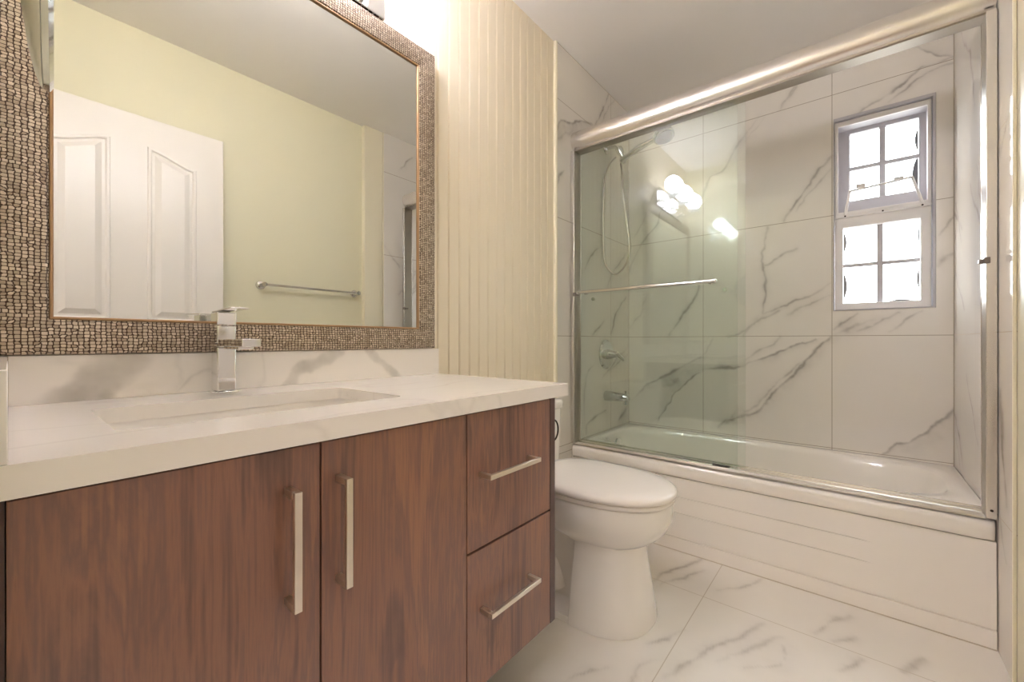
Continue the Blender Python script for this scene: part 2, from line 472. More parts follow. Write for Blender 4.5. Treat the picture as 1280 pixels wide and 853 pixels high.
# --- window wall
WY0, WY1, WZ0, WZ1 = -1.4460, -1.0860, 1.0795, 2.0330
BV = [
 ([(-0.689,0.504),(-0.753,0.546),(-0.813,0.622),(-0.882,0.708),(-0.957,0.792),(-1.003,0.871),(-1.039,0.924),(-1.08,0.952)],0.006,0.85,0.035,0.40,1),
 ([(-0.700,0.53),(-0.80,0.635),(-0.87,0.735),(-0.97,0.83)],0.004,0.45,0.02,0.2,0),
 ([(-0.687,0.503),(-0.601,0.47),(-0.559,0.419)],0.006,0.8,0.03,0.3,1),
 ([(-0.691,0.83),(-0.753,0.867),(-0.824,0.902),(-0.854,0.95)],0.004,0.55,0.02,0.2,0),
 ([(-0.691,0.803),(-0.783,0.832),(-0.872,0.879),(-0.956,0.92),(-1.013,0.949)],0.004,0.6,0.025,0.3,1),
 ([(-0.614,0.96),(-0.71,0.997),(-0.783,1.059),(-0.861,1.086)],0.005,0.65,0.025,0.3,-1),
 ([(-1.28,0.404),(-1.332,0.45),(-1.369,0.456),(-1.41,0.509),(-1.451,0.559),(-1.5,0.63)],0.005,0.75,0.06,0.35,1),
 ([(-1.09,0.984),(-1.179,1.06)],0.004,0.6,0.02,0.3,0),
 ([(-1.179,0.971),(-1.243,0.997),(-1.318,1.051)],0.004,0.6,0.02,0.3,0),
 ([(-1.296,0.966),(-1.34,1.02),(-1.40,1.06)],0.003,0.5,0.015,0.1,0),
 ([(-1.10,0.965),(-1.16,0.99),(-1.25,1.03)],0.006,0.35,0.03,0.3,0),
 ([(-0.019,0.547),(-0.136,0.64),(-0.245,0.712),(-0.352,0.772),(-0.463,0.833)],0.006,0.6,0.045,0.45,1),
 ([(-0.22,0.428),(-0.26,0.526),(-0.324,0.623),(-0.402,0.701),(-0.463,0.738)],0.004,0.65,0.04,0.35,-1),
 ([(-0.25,0.66),(-0.33,0.71),(-0.42,0.76)],0.02,0.35,0.05,0.35,0),
 ([(-0.476,0.758),(-0.58,0.776),(-0.671,0.789),(-0.691,0.799)],0.008,0.7,0.03,0.5,-1),
 ([(-0.476,0.83),(-0.50,0.89),(-0.53,0.95)],0.003,0.4,0.015,0.1,0),
 ([(-0.273,0.963),(-0.338,1.05),(-0.395,1.16),(-0.427,1.201),(-0.47,1.31)],0.005,0.7,0.02,0.3,0),
 ([(-0.559,0.419),(-0.671,0.528)],0.01,0.5,0.03,0.3,0),
 ([(-0.43,1.72),(-0.52,1.891),(-0.584,1.912),(-0.699,2.096)],0.004,0.5,0.03,0.25,0),
 ([(-0.864,2.158),(-0.938,2.277)],0.003,0.45,0.015,0.2,0),
 ([(-0.879,2.17),(-0.952,2.28)],0.003,0.45,0.015,0.2,0),
 ([(-0.62,1.96),(-0.65,2.026),(-0.753,2.158)],0.003,0.45,0.02,0.2,0),
 ([(-0.68,2.03),(-0.78,2.15)],0.003,0.35,0.02,0.1,0),
 ([(-0.873,1.569),(-0.971,1.708),(-1.071,1.861)],0.004,0.6,0.02,0.25,0),
 ([(-0.93,1.60),(-1.02,1.72),(-1.078,1.80)],0.003,0.35,0.015,0.15,0),
 ([(-0.806,1.543),(-0.768,1.352),(-0.787,1.25),(-0.795,1.089),(-0.898,1.114),(-0.995,1.154),(-1.071,1.224)],0.004,0.55,0.02,0.2,0),
 ([(-0.687,0.968),(-0.795,1.067)],0.005,0.65,0.02,0.3,0),
 ([(-0.768,1.322),(-0.846,1.365),(-0.931,1.412)],0.004,0.45,0.015,0.15,0),
 ([(-0.90,1.06),(-1.0,1.11),(-1.07,1.16)],0.003,0.35,0.02,0.2,0),
 ([(-1.10,1.98),(-1.196,2.035),(-1.282,2.081),(-1.362,2.128),(-1.408,2.163),(-1.504,2.164)],0.004,0.55,0.02,0.3,-1),
 ([(-1.282,2.059),(-1.385,2.108),(-1.504,2.143)],0.003,0.5,0.02,0.2,0),
 ([(-1.315,2.302),(-1.385,2.274),(-1.461,2.208),(-1.504,2.164)],0.003,0.5,0.02,0.3,-1),
 ([(-1.457,1.401),(-1.507,1.487)],0.004,0.5,0.02,0.2,0),
 ([(-1.455,1.26),(-1.507,1.317)],0.006,0.4,0.03,0.3,0),
 ([(-0.02,1.40),(-0.10,1.55),(-0.22,1.70),(-0.30,1.86)],0.004,0.5,0.03,0.3,0),
 ([(-0.05,1.62),(-0.14,1.76),(-0.20,1.95)],0.003,0.4,0.02,0.2,0),
 ([(-0.03,1.02),(-0.10,1.10),(-0.14,1.22)],0.004,0.4,0.02,0.2,0),
]
mat_far = marble_tile('far_wall_marble_tile', [('Z', z) for z in ROWS] + [('Y', -0.4763), ('Y', -1.0804), ('Y', -TILE - 0.001), ('Y', YR + 0.001), ('Z', CEIL - 0.0012), ('Z', 0.3965)])
us = segs(YR, 0.0, 0.0042, (WY0, WY1)); vs = segs(0.0, CEIL, 0.0042, (WZ0, WZ1))
mb = tiled_wall('wall_far', us, vs, lambda u, v: (XB, u, v), lambda u, v: (XB + 0.14, u, v), BV, mat_far,
                skip=lambda u, v: WY0 < u < WY1 and WZ0 < v < WZ1, seed=3)
c = [(WY0, WZ0), (WY1, WZ0), (WY1, WZ1), (WY0, WZ1)]
mb.add([(XB, a, b) for a, b in c] + [(XB + 0.14, a, b) for a, b in c], [(0, 4, 5, 1), (1, 5, 6, 2), (2, 6, 7, 3), (3, 7, 4, 0)])
c2 = [(YR, 0), (0, 0), (0, CEIL), (YR, CEIL)]
mb.add([(XB + 0.14, a, b) for a, b in c2] + [(XB + 0.14, a, b) for a, b in c], [(0, 1, 5, 4), (1, 2, 6, 5), (2, 3, 7, 6), (3, 0, 4, 7)])
structure(mb.build('wall_far', mat_far, recalc=False))

# --- tiled part of the left wall
LV = [
 ([(2.139,2.168),(2.252,2.308),(2.33,2.429)],0.004,0.7,0.02,0.25,0),
 ([(2.20,2.18),(2.33,2.36),(2.40,2.43)],0.003,0.4,0.02,0.2,0),
 ([(1.744,1.978),(1.80,2.06),(1.903,2.082),(2.03,2.146),(2.12,2.169)],0.006,0.7,0.05,0.45,-1),
 ([(1.76,1.95),(1.88,2.03),(2.0,2.08)],0.008,0.4,0.03,0.3,0),
 ([(2.351,0.972),(2.44,1.094),(2.569,1.21)],0.005,0.65,0.03,0.3,0),
 ([(2.13,0.969),(2.267,1.048)],0.005,0.6,0.02,0.2,0),
 ([(2.056,0.41),(2.056,0.459),(2.288,0.514)],0.006,0.6,0.02,0.2,0),
 ([(2.469,0.425),(2.566,0.494)],0.008,0.6,0.03,0.3,0),
 ([(2.03,0.476),(2.03,0.645),(2.07,0.762),(2.187,0.802)],0.004,0.45,0.02,0.2,0),
 ([(2.351,0.756),(2.619,0.859)],0.004,0.5,0.02,0.2,0),
 ([(2.25,0.72),(2.40,0.80),(2.6,0.90)],0.004,0.4,0.02,0.2,0),
 ([(1.765,1.716),(1.825,1.807)],0.004,0.5,0.02,0.2,0),
 ([(2.30,1.25),(2.42,1.38),(2.58,1.52)],0.004,0.4,0.03,0.3,0),
 ([(2.0,1.30),(2.1,1.42),(2.25,1.50)],0.004,0.4,0.03,0.3,0),
]
mat_la = marble_tile('left_alcove_marble_tile', [('Z', z) for z in ROWS] + [('X', 2.357), ('Z', CEIL - 0.0012), ('Z', 0.3925)])
us = segs(XP, XB, 0.005); vs = segs(0.0, CEIL, 0.005)
mb = tiled_wall('wall_left_tile', us, vs, lambda u, v: (u, -TILE, v), lambda u, v: (u, 0.10, v), LV, mat_la, seed=11)
structure(mb.build('wall_left_tile', mat_la))

# --- tiled part of the right wall
mat_ra = marble_tile('right_alcove_marble_tile', [('Z', 0.4076)] + [('Z', z) for z in ROWS[1:]] + [('X', 2.20)])
us = segs(1.7253, XB, 0.0065); vs = segs(0.0, CEIL, 0.0065)
RV = auto_veins(5, 1.72, 2.5, 0.3, 2.3, 16, 1) + [([(1.735, 1.62), (1.80, 1.56), (1.86, 1.48)], 0.004, 0.5, 0.02, 0.2, 0),
      ([(1.80, 0.46), (1.84, 0.60), (1.86, 0.78)], 0.008, 0.5, 0.03, 0.3, 0), ([(2.617, 0.63), (2.5, 0.53), (2.42, 0.42)], 0.004, 0.55, 0.03, 0.3, 0)]
mb = tiled_wall('wall_right_tile', us, vs, lambda u, v: (u, YR, v), lambda u, v: (u, YY - 0.08, v), RV, mat_ra, seed=23)
structure(mb.build('wall_right_tile', mat_ra))

# --- panelled part of the left wall: beadboard profile run floor to ceiling
prof = []
PER = 0.0536; x = XL - 0.10
xs0 = 1.0485 - PER * 22
k = 0
pts = [(XL - 0.10, 0.0)]
while True:
    g = xs0 + PER * k; k += 1
    if g > XP - 0.014: break
    if g < XL - 0.09: continue
    pts += [(g - 0.0045, 0.0), (g - 0.0030, 0.0030), (g - 0.0016, 0.0034), (g - 0.0010, 0.0006), (g, 0.0), (g + 0.0010, 0.0006), (g + 0.0016, 0.0034), (g + 0.0030, 0.0030), (g + 0.0045, 0.0)]
pts += [(XP, 0.0)]
poly = pts + [(XP, 0.10), (XL - 0.10, 0.10)]
mb = MB(); mb.prism(poly, 'z', 0.0, CEIL)
structure(mb.build('wall_left', M['panel']))
structure(MB().prism([(XP - 0.012, -0.0005), (XP - 0.011, -0.011), (XP - 0.006, -0.0155), (XP + 0.0015, -0.0155), (XP + 0.0015, -0.0125), (XP - 0.0005, -0.0125), (XP - 0.0005, -0.0005)], 'z', 0.001, CEIL - 0.001).build('trim_1', M['strip']))

# --- painted right wall, trim board, skirting
structure(MB().box(XL - 0.10, 1.727, YY - 0.10, YY, 0, CEIL).build('wall_right', M['yellow']))
structure(MB().box(1.580, 1.7245, YY + 0.0005, YR - 0.0045, 0.0005, CEIL - 0.0005).build('trim_2', M['strip'], bevel=0.004))
structure(MB().box(1.7225, 1.7285, YR - 0.004, YR + 0.0035, 0.0005, CEIL - 0.001).build('trim_3', M['strip'], bevel=0.0015))
bb = [(YY + 0.0005, 0.0005), (YY + 0.014, 0.0005), (YY + 0.014, 0.075), (YY + 0.009, 0.088), (YY + 0.0005, 0.095)]
structure(MB().prism(bb, 'x', 0.01, 1.579).build('baseboard_right', M['white']))

# --- near wall with the doorway the photograph was taken from
DY0, DY1, DZ = -1.478, -0.80, 2.03
mb = MB()
mb.box(XL - 0.10, XL, DY1, 0.0, 0, CEIL); mb.box(XL - 0.10, XL, DY0, DY1, DZ, CEIL); mb.box(XL - 0.10, XL, YY, DY0, 0, CEIL)
structure(mb.build('wall_near', M['yellow']))
mb = MB()
mb.box(XL + 0.0005, XL + 0.012, DY1, DY1 + 0.06, 0.0005, DZ + 0.06); mb.box(XL + 0.0005, XL + 0.012, DY0, DY1, DZ, DZ + 0.06)
structure(mb.build('trim_4', M['white'], bevel=0.003))

# --- ceiling, floor
structure(MB().box(XL - 0.10, XB + 0.14, YY - 0.10, 0.10, CEIL, CEIL + 0.08).build('ceiling', M['ceiling']))
FV = [
 ([(1.145,-0.756),(1.218,-0.778),(1.341,-0.825),(1.467,-0.891),(1.594,-0.94)],0.006,0.5,0.03,0.3,0),
 ([(1.30,-0.86),(1.42,-0.92),(1.55,-0.99)],0.006,0.35,0.02,0.2,0),
 ([(1.60,-0.56),(1.734,-0.61),(1.885,-0.675)],0.005,0.5,0.02,0.25,0),
 ([(1.55,-0.58),(1.70,-0.66),(1.80,-0.70)],0.004,0.4,0.02,0.2,0),
 ([(1.63,-1.07),(1.67,-1.091),(1.75,-1.12),(1.821,-1.165)],0.005,0.45,0.02,0.25,0),
 ([(1.616,-1.116),(1.695,-1.173)],0.005,0.45,0.02,0.2,0),
 ([(1.486,-1.138),(1.585,-1.184)],0.005,0.45,0.02,0.2,0),
 ([(1.611,-1.276),(1.708,-1.318)],0.006,0.45,0.02,0.2,0),
 ([(1.25,-0.68),(1.292,-0.703),(1.384,-0.734)],0.005,0.5,0.02,0.2,0),
 ([(0.965,-0.56),(1.079,-0.633)],0.004,0.4,0.02,0.2,0),
 ([(1.681,-0.784),(1.80,-0.85),(1.885,-0.908)],0.004,0.35,0.02,0.15,0),
 ([(1.05,-0.72),(1.15,-0.70),(1.22,-0.735)],0.004,0.35,0.02,0.2,0),
] + auto_veins(9, 0.0, 1.4, -1.5, -0.9, 8, -0.5)
mat_fl = marble_tile('polished_marble_floor', [('X', 1.61), ('X', 0.41), ('Y', -0.7445)], base=(233, 228, 221), rough=0.07, vein=(182, 175, 168), grout=(188, 178, 164))
us = segs(XL, XB, 0.006); vs = segs(YY, 0.0, 0.006)
mb = tiled_wall('floor', us, vs, lambda u, v: (u, v, 0.0), lambda u, v: (u, v, -0.08), FV, mat_fl, seed=31)
structure(mb.build('floor', mat_fl))

# --- hallway behind the doorway (seen only in reflections)
structure(MB().box(-1.50, XL - 0.10, -2.3, 0.3, -0.08, -0.002).build('floor_hall', M['hallfloor']))
structure(MB().box(-1.50, XL - 0.10, -2.3, 0.3, CEIL, CEIL + 0.08).build('ceiling_hall', M['ceiling']))
mb = MB(); mb.box(-1.60, -1.50, -2.4, 0.4, -0.08, CEIL + 0.08)
structure(mb.build('wall_hall', M['hall']))
mb = MB(); mb.box(-1.50, XL - 0.10, -2.4, -2.3, -0.08, CEIL + 0.08); mb.box(-1.50, XL - 0.10, 0.3, 0.4, -0.08, CEIL + 0.08)
mb.box(XL - 0.20, XL - 0.10, -2.3, YY - 0.10, -0.002, CEIL); mb.box(XL - 0.20, XL - 0.10, 0.10, 0.3, -0.002, CEIL)
structure(mb.build('wall_hall_ends', M['hall']))

# --- window (upper awning sash set back behind its frame, fixed sash below)
def frame_ring(mb, x0, x1, oy0, oy1, oz0, oz1, iy0, iy1, iz0, iz1):
    def ring(x): return ([(x, oy0, oz0), (x, oy1, oz0), (x, oy1, oz1), (x, oy0, oz1)], [(x, iy0, iz0), (x, iy1, iz0), (x, iy1, iz1), (x, iy0, iz1)])
    oa, ia = ring(x0); ob_, ib = ring(x1)
    mb.add(oa + ia + ob_ + ib, [(i, (i + 1) % 4, 4 + (i + 1) % 4, 4 + i) for i in range(4)] + [(8 + i, 12 + i, 12 + (i + 1) % 4, 8 + (i + 1) % 4) for i in range(4)]
           + [(i, 8 + i, 8 + (i + 1) % 4, (i + 1) % 4) for i in range(4)] + [(4 + i, 4 + (i + 1) % 4, 12 + (i + 1) % 4, 12 + i) for i in range(4)])
win = bpy.data.objects.new('window_1', None); win.location = (XB, -1.266, WZ0); C.objects.link(win)
structure(win)
def wp(u): return u
MZ = 1.545
e = 0.001
mb = MB()   # metal-look edging lining the tiled opening
frame_ring(mb, XB - 0.006, XB + 0.10, WY0 + e, WY1 - e, WZ0 + e, WZ1 - e, WY0 + 0.010, WY1 - 0.004, WZ0 + 0.005, WZ1 - 0.014)
mb.build('edging', M['sash'], win, bevel=0.0015)
UY0, UY1 = WY0 + 0.0125, WY1 - 0.0055
mb = MB()   # upper front frame and deep jamb
frame_ring(mb, XB + 0.012, XB + 0.026, UY0, UY1, MZ + 0.001, WZ1 - 0.016, UY0 + 0.013, UY1 - 0.013, MZ + 0.022, WZ1 - 0.040)
mb.build('upper_frame', M['vinyl'], win, bevel=0.002)
mb = MB()
frame_ring(mb, XB + 0.027, XB + 0.098, UY0, UY1, MZ + 0.001, WZ1 - 0.016, UY0 + 0.009, UY1 - 0.009, MZ + 0.018, WZ1 - 0.036)
mb.build('upper_jamb', M['sash'], win)
SX = XB + 0.10
sash = MB()
frame_ring(sash, SX, SX + 0.03, UY0 + 0.006, UY1 - 0.004, MZ + 0.012, WZ1 - 0.030, -1.400, -1.149, 1.640, 1.980)
sb = sash.build('upper_sash', M['sash'], win, bevel=0.003)
mb = MB(); mb.box(SX + 0.004, SX + 0.018, -1.284, -1.261, 1.640, 1.980); mb.box(SX + 0.005, SX + 0.017, -1.400, -1.149, 1.793, 1.811)
mb.build('muntin', M['sash'], sb)
MB().box(SX + 0.020, SX + 0.024, -1.404, -1.145, 1.636, 1.984).build('pane', M['pane'], win)
mb = MB()   # fixed lower sash
LX = XB + 0.018
frame_ring(mb, LX, LX + 0.05, UY0, UY1, WZ0 + 0.0055, MZ, -1.3985, -1.1235, 1.117, 1.4895)
lb = mb.build('lower_sash', M['vinyl'], win, bevel=0.003)
mb = MB(); mb.box(LX + 0.022, LX + 0.034, -1.2725, -1.2500, 1.117, 1.4895); mb.box(LX + 0.023, LX + 0.033, -1.3985, -1.1235, 1.2955, 1.3130)
mb.build('muntin', M['sash'], lb)
MB().box(LX + 0.036, LX + 0.040, -1.400, -1.122, 1.115, 1.491).build('pane', M['pane'], win)
MB().box(XB + 0.004, XB + 0.0175, UY0, UY1, MZ - 0.008, MZ + 0.006).build('middle_rail', M['vinyl'], win, bevel=0.003)
mb = MB()   # U-shaped stay bar standing on the upper sill
xb = XB + 0.020
mb.tube([(xb - 0.004, UY1 - 0.040, MZ + 0.006), (xb - 0.008, UY1 - 0.058, 1.665), (xb - 0.008, -1.370, 1.680), (xb - 0.004, UY0 + 0.022 + 0.006, MZ + 0.006)], 0.0072, 10)
sb2 = mb.build('stay_bar', M['vinyl'], win, smooth=True)
for yy in (-1.19, -1.325):
    MB().box(xb - 0.013, xb - 0.003, yy - 0.017, yy + 0.017, 1.674, 1.692).build('bracket', M['vinyl'], sb2, bevel=0.002)
for yy in (UY1 - 0.040, -1.27, UY0 + 0.03):
    MB().lathe([(0, 0.004), (0.0015, 0.0035), (0.002, 0.0)], (XB + 0.0035, yy, MZ - 0.001), (-1, 0, 0), 12).build('screw', M['bronze'], win)
def film(y, z, ry, rz, side, X):   # scalloped edge of the film on the outside of the panes
    n = 14; P = [(X, y + side * ry * math.sin(math.pi * k / n), z - rz + 2 * rz * k / n) for k in range(n + 1)]
    MB().loft([P, [(X + 0.001, p[1], p[2]) for p in P]]).build('film_edge', M['film'], win)
film(-1.3995, 1.885, 0.012, 0.060, 1, SX + 0.026); film(-1.3995, 1.73, 0.020, 0.085, 1, SX + 0.026)
film(-1.124, 1.425, 0.013, 0.060, -1, LX + 0.042); film(-1.124, 1.205, 0.015, 0.075, -1, LX + 0.042)
film(-1.398, 1.42, 0.006, 0.05, 1, LX + 0.042); film(-1.398, 1.22, 0.009, 0.055, 1, LX + 0.042)
n = 14; P = [(LX + 0.042, -1.385 + 0.10 * k / n, 1.117 + 0.012 * math.sin(math.pi * k / n)) for k in range(n + 1)]
MB().loft([P, [(p[0] + 0.001, p[1], p[2]) for p in P]]).build('film_edge', M['film'], win)

# --- open door leaf, reflected in the mirror
door = bpy.data.objects.new('door_1', None); door.location = (0.0, -1.455, 0.008); C.objects.link(door)
structure(door)
DX0, DX1, DF, DB, DTOP = 0.012, 0.7215, -1.440, -1.475, 1.982
MB().box(DX0, DX1, DB, DF, 0.008, DTOP).build('leaf', M['doorwhite'], door, bevel=0.002)
def door_outline(x0, x1, z0, zlo, zhi, rise, ins):
    n = 16; P = [(x0 + ins, z0 + ins), (x1 - ins, z0 + ins)]
    for k in range(n + 1):
        t = k / n; xx = x1 - ins - (x1 - x0 - 2 * ins) * t
        q = (xx - x0) / (x1 - x0)
        q = q if rise > 0 else 1 - q
        P.append((xx, zlo + (zhi - zlo) * (q * q * (3 - 2 * q)) - ins))
    return P
def door_panel(x0, x1, z0, zlo, zhi, rise):
    mb = MB()
    steps = [(0.0, 0.0), (0.004, 0.008), (0.012, 0.008), (0.018, 0.0012), (0.028, 0.0012), (0.050, 0.0115)]
    mb.loft([[(p[0], DF + 0.0003 + d, p[1]) for p in door_outline(x0, x1, z0, zlo, zhi, rise, i)] for i, d in steps], False, True)
    return mb.build('raised_panel', M['doorwhite'], door)
for (za, zl, zh) in ((1.02, 1.790, 1.846), (0.22, 0.80, 0.80)):
    door_panel(0.101, 0.2905, za, zl, zh, 1); door_panel(0.4160, 0.6050, za, zl, zh, -1)
hb = MB().lathe([(0.0005, 0.026), (0.006, 0.026), (0.009, 0.022), (0.009, 0.011), (0.045, 0.010), (0.046, 0.0)], (0.662, DF, 0.985), (0, 1, 0), 24).build('lever_rose', M['chrome'], door, smooth=True)
MB().tube([(0.668, DF + 0.042, 0.985), (0.64, DF + 0.047, 0.985), (0.56, DF + 0.047, 0.983)], [0.009, 0.009, 0.007], 12).build('lever', M['chrome'], hb, smooth=True)

# ================================================================== BATHTUB
TY0, TY1 = -1.4990, -0.0145
tub = thing('bathtub', 'white alcove bathtub with stepped front apron under the window', 'bathtub', (2.25, -0.756, 0.0))
N = 144
def sup(cx, cy, a, b, n, t):
    c_, s_ = math.cos(t), math.sin(t)
    return (cx + a * math.copysign(abs(c_) ** (2 / n), c_), cy + b * math.copysign(abs(s_) ** (2 / n), s_))
def rect_at(x0, x1, y0, y1, r, t):
    cx, cy = (x0 + x1) / 2, (y0 + y1) / 2
    return sup(cx, cy, (x1 - x0) / 2, (y1 - y0) / 2, r, t)
T = [2 * math.pi * (k + 0.5) / N for k in range(N)]
def outer(x0, x1, y0, y1, z, r=60): return [rect_at(x0, x1, y0, y1, r, t) + (z,) for t in T]
def oval(x0, x1, y0, y1, n, z): return [rect_at(x0, x1, y0, y1, n, t) + (z,) for t in T]
X1 = 2.6145
ox0, ox1, oy0, oy1 = 1.985, 2.545, -1.440, -0.075
loops = [outer(XT + 0.020, X1, TY0, TY1, 0.3262), outer(XT + 0.003, X1, TY0, TY1, 0.3268), outer(XT, X1, TY0, TY1, 0.332), outer(XT, X1, TY0, TY1, 0.366),
         outer(XT + 0.004, X1, TY0, TY1, 0.378), outer(XT + 0.012, X1, TY0, TY1, 0.3845), outer(XT + 0.05, X1, TY0, TY1, 0.388), outer(XT + 0.075, X1 - 0.012, TY0 + 0.012, TY1 - 0.012, 0.391, 30),
         oval(ox0 - 0.012, ox1 + 0.018, oy0 - 0.03, oy1 + 0.02, 5.0, 0.396), oval(ox0, ox1, oy0, oy1, 3.5, 0.3935), oval(ox0 + 0.006, ox1 - 0.006, oy0 + 0.008, oy1 - 0.006, 3.45, 0.387), oval(ox0 + 0.012, ox1 - 0.012, oy0 + 0.022, oy1 - 0.012, 3.4, 0.365),
         oval(ox0 + 0.03, ox1 - 0.03, oy0 + 0.07, oy1 - 0.022, 3.3, 0.30), oval(ox0 + 0.05, ox1 - 0.05, oy0 + 0.15, oy1 - 0.035, 3.2, 0.18), oval(ox0 + 0.075, ox1 - 0.075, oy0 + 0.22, oy1 - 0.055, 3.1, 0.10),
         oval(ox0 + 0.13, ox1 - 0.13, oy0 + 0.30, oy1 - 0.11, 3.2, 0.075), oval(ox0 + 0.25, ox1 - 0.25, oy0 + 0.60, oy1 - 0.50, 2.5, 0.072)]
MB().loft(loops, False, True).build('tub_shell', M['acrylic'], tub, smooth=True, angle=50)
mb = MB()
xa = XT + 0.018
mb.box(xa, X1 - 0.3, TY0, TY1, 0.0, 0.326)                  # body behind the boards
GE = -1.217
ap = MB()
def apron_section(y, g):
    """front profile of the apron: three boards stepping outwards; g = 1 full steps, 0 flush"""
    P = []
    for z, d, cut in ((0.3220, 0.0095, 0), (0.2400, 0.0082, 0), (0.2388, 0.0082, 1), (0.2376, 0.0082, 1), (0.2364, 0.0060, 0), (0.1690, 0.0060, 0), (0.1678, 0.0060, 1), (0.1666, 0.0060, 1), (0.1654, 0.0040, 0)):
        flush = 0.0040 + (z - 0.1654) / 0.16 * 0.0055
        P.append((XT + g * d + (1 - g) * flush + g * cut * 0.0035, y, z))
    P += [(XT + 0.0030, y, 0.0620), (XT + 0.0085, y, 0.0600), (XT + 0.0085, y, 0.0575), (XT + 0.0005, y, 0.0560), (XT + 0.0005, y, 0.0005), (xa + 0.02, y, 0.0005), (xa + 0.02, y, 0.3220)]
    return P
ap.loft([apron_section(TY1, 1), apron_section(GE + 0.05, 1), apron_section(GE, 0), apron_section(TY0, 0)])
ap.build('apron', M['acrylic'], tub)
MB().box(XT - 0.0015, XT + 0.0004, TY0, TY1, 0.0003, 0.0035).build('caulk_line', M['caulk'], tub)
ov = MB().lathe([(0, 0.034), (0.004, 0.034), (0.010, 0.030), (0.012, 0.0)], (2.262, -0.1005, 0.330), (0, -1, 0.12), 28).build('overflow_plate', M['chrome'], tub, smooth=True)
MB().box(2.258, 2.266, -0.128, -0.108, 0.300, 0.330).build('trip_lever', M['chrome'], ov, bevel=0.002)
MB().lathe([(0, 0.03), (0.003, 0.03), (0.004, 0.0)], (2.27, -0.32, 0.0755), (0, 0, 1), 24).build('drain', M['chrome'], tub, smooth=True)

# ================================================================== SHOWER ENCLOSURE
fr = thing('shower_door_frame', 'polished metal shower frame with thick rounded header rail standing on tub rim', 'shower frame', (1.93, -0.756, 0.385))
HX0, HX1 = XT + 0.000, XT + 0.078
n = 18
prof = [(HX1, 1.936), (HX1, 2.040)]
for k in range(n + 1):
    a = math.pi / 2 + (math.pi * 0.86) * k / n
    prof.append((XT + 0.052 + 0.054 * math.cos(a), 1.990 + 0.056 * math.sin(a)))
prof.append((HX0 + 0.016, 1.936))
MB().prism(prof, 'y', YR + 0.002, -TILE - 0.0015).build('header_rail', M['rail'], fr, smooth=True, angle=40)
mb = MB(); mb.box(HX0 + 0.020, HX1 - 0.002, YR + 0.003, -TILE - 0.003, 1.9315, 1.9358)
mb.build('header_shade_plate', M['shade_seal'], fr)  # dark plate painting in the shade on the header's underside
for nm, ya, yb in (('left', -TILE - 0.0015, -0.0335), ('right', YR + 0.0015, -1.4770)):
    mb = MB(); s = -1 if ya > yb else 1
    mb.box(XT + 0.001, XT + 0.005, ya, yb, 0.3926, 1.9312); mb.box(XT + 0.070, XT + 0.074, ya, yb, 0.3926, 1.9312); mb.box(XT + 0.005, XT + 0.070, ya, ya + s * 0.004, 0.3926, 1.9312)
    j = mb.build('wall_jamb', M['rail'], fr, bevel=0.0012)
    MB().box(XT + 0.006, XT + 0.069, yb - s * 0.005, yb - s * 0.001, 0.3940, 1.9309).build('jamb_seal', M['shade_seal'], j)
for yy, sgn in ((-0.0335, -1), (-1.4770, 1)):
    mb = MB(); mb.box(XT - 0.006, XT + 0.012, yy - 0.008, yy + 0.005, 1.166, 1.184); mb.box(XT + 0.005, XT + 0.0283, yy - 0.001, yy + sgn * 0.014, 1.168, 1.180)
    mb.build('bumper', M['greyplastic'], fr, bevel=0.0015)
tp = [(XT + 0.006, 0.3890), (XT + 0.006, 0.3945), (XT + 0.014, 0.4015), (XT + 0.024, 0.4020), (XT + 0.026, 0.3975), (XT + 0.040, 0.3975), (XT + 0.042, 0.4065), (XT + 0.048, 0.4065), (XT + 0.050, 0.3985), (XT + 0.066, 0.3985), (XT + 0.068, 0.4070), (XT + 0.074, 0.4070), (XT + 0.074, 0.3925)]
MB().prism(tp, 'y', TY0 + 0.0228, TY1 - 0.0198).build('bottom_track', M['rail'], fr)
MB().lathe([(0, 0.004), (0.0015, 0.003), (0.002, 0)], (XT + 0.001, -1.4885, 0.418), (-1, 0, 0), 10).build('screw', M['bronze'], fr)

def glass_panel(label, xg, y0, y1, bar_side):
    g = thing('sliding_glass_panel', label, 'shower door', (xg, (y0 + y1) / 2, 0.400), 'sliding glass panels over the tub')
    MB().box(xg, xg + 0.006, y0, y1, 0.4005, 1.928).build('glass_sheet', M['glass'], g)
    return g
GX1, GX2 = XT + 0.029, XT + 0.055
g1 = glass_panel('front clear glass shower panel with long towel bar facing the room', GX1, -0.7950, -0.0345, -1)
g2 = glass_panel('rear clear glass shower panel sliding just behind the towel bar panel', GX2, -0.8200, -0.0400, 1)
bx = GX1 - 0.042
b = MB().tube([(bx, -0.072, 1.1815), (bx, -0.7125, 1.1815)], 0.0085, 16).build('towel_bar', M['chrome'], g1, smooth=True)
for yy in (-0.0900, -0.6950):
    MB().lathe([(0.0005, 0.011), (0.006, 0.011), (0.010, 0.007), (0.034, 0.007)], (GX1, yy, 1.1815), (-1, 0, 0), 16).build('bar_post', M['chrome'], b, smooth=True)
for yy in (-0.072, -0.7125):
    s = 1 if yy > -0.3 else -1
    MB().lathe([(0, 0.0085), (0.002, 0.0105), (0.010, 0.0105), (0.014, 0.006), (0.015, 0)], (bx, yy, 1.1815), (0, s, 0), 16).build('end_knob', M['chrome'], b, smooth=True)
for yy in (-0.110, -0.740):
    MB().lathe([(0.0005, 0.009), (0.010, 0.009), (0.013, 0.006), (0.014, 0)], (GX2 + 0.006, yy, 1.150), (1, 0, 0), 16).build('inner_knob', M['chrome'], g2, smooth=True)
MB().box(GX1 - 0.001, GX1 + 0.007, -0.765, -0.700, 0.4000, 0.4060).build('bottom_guide', M['rubber'], g1)

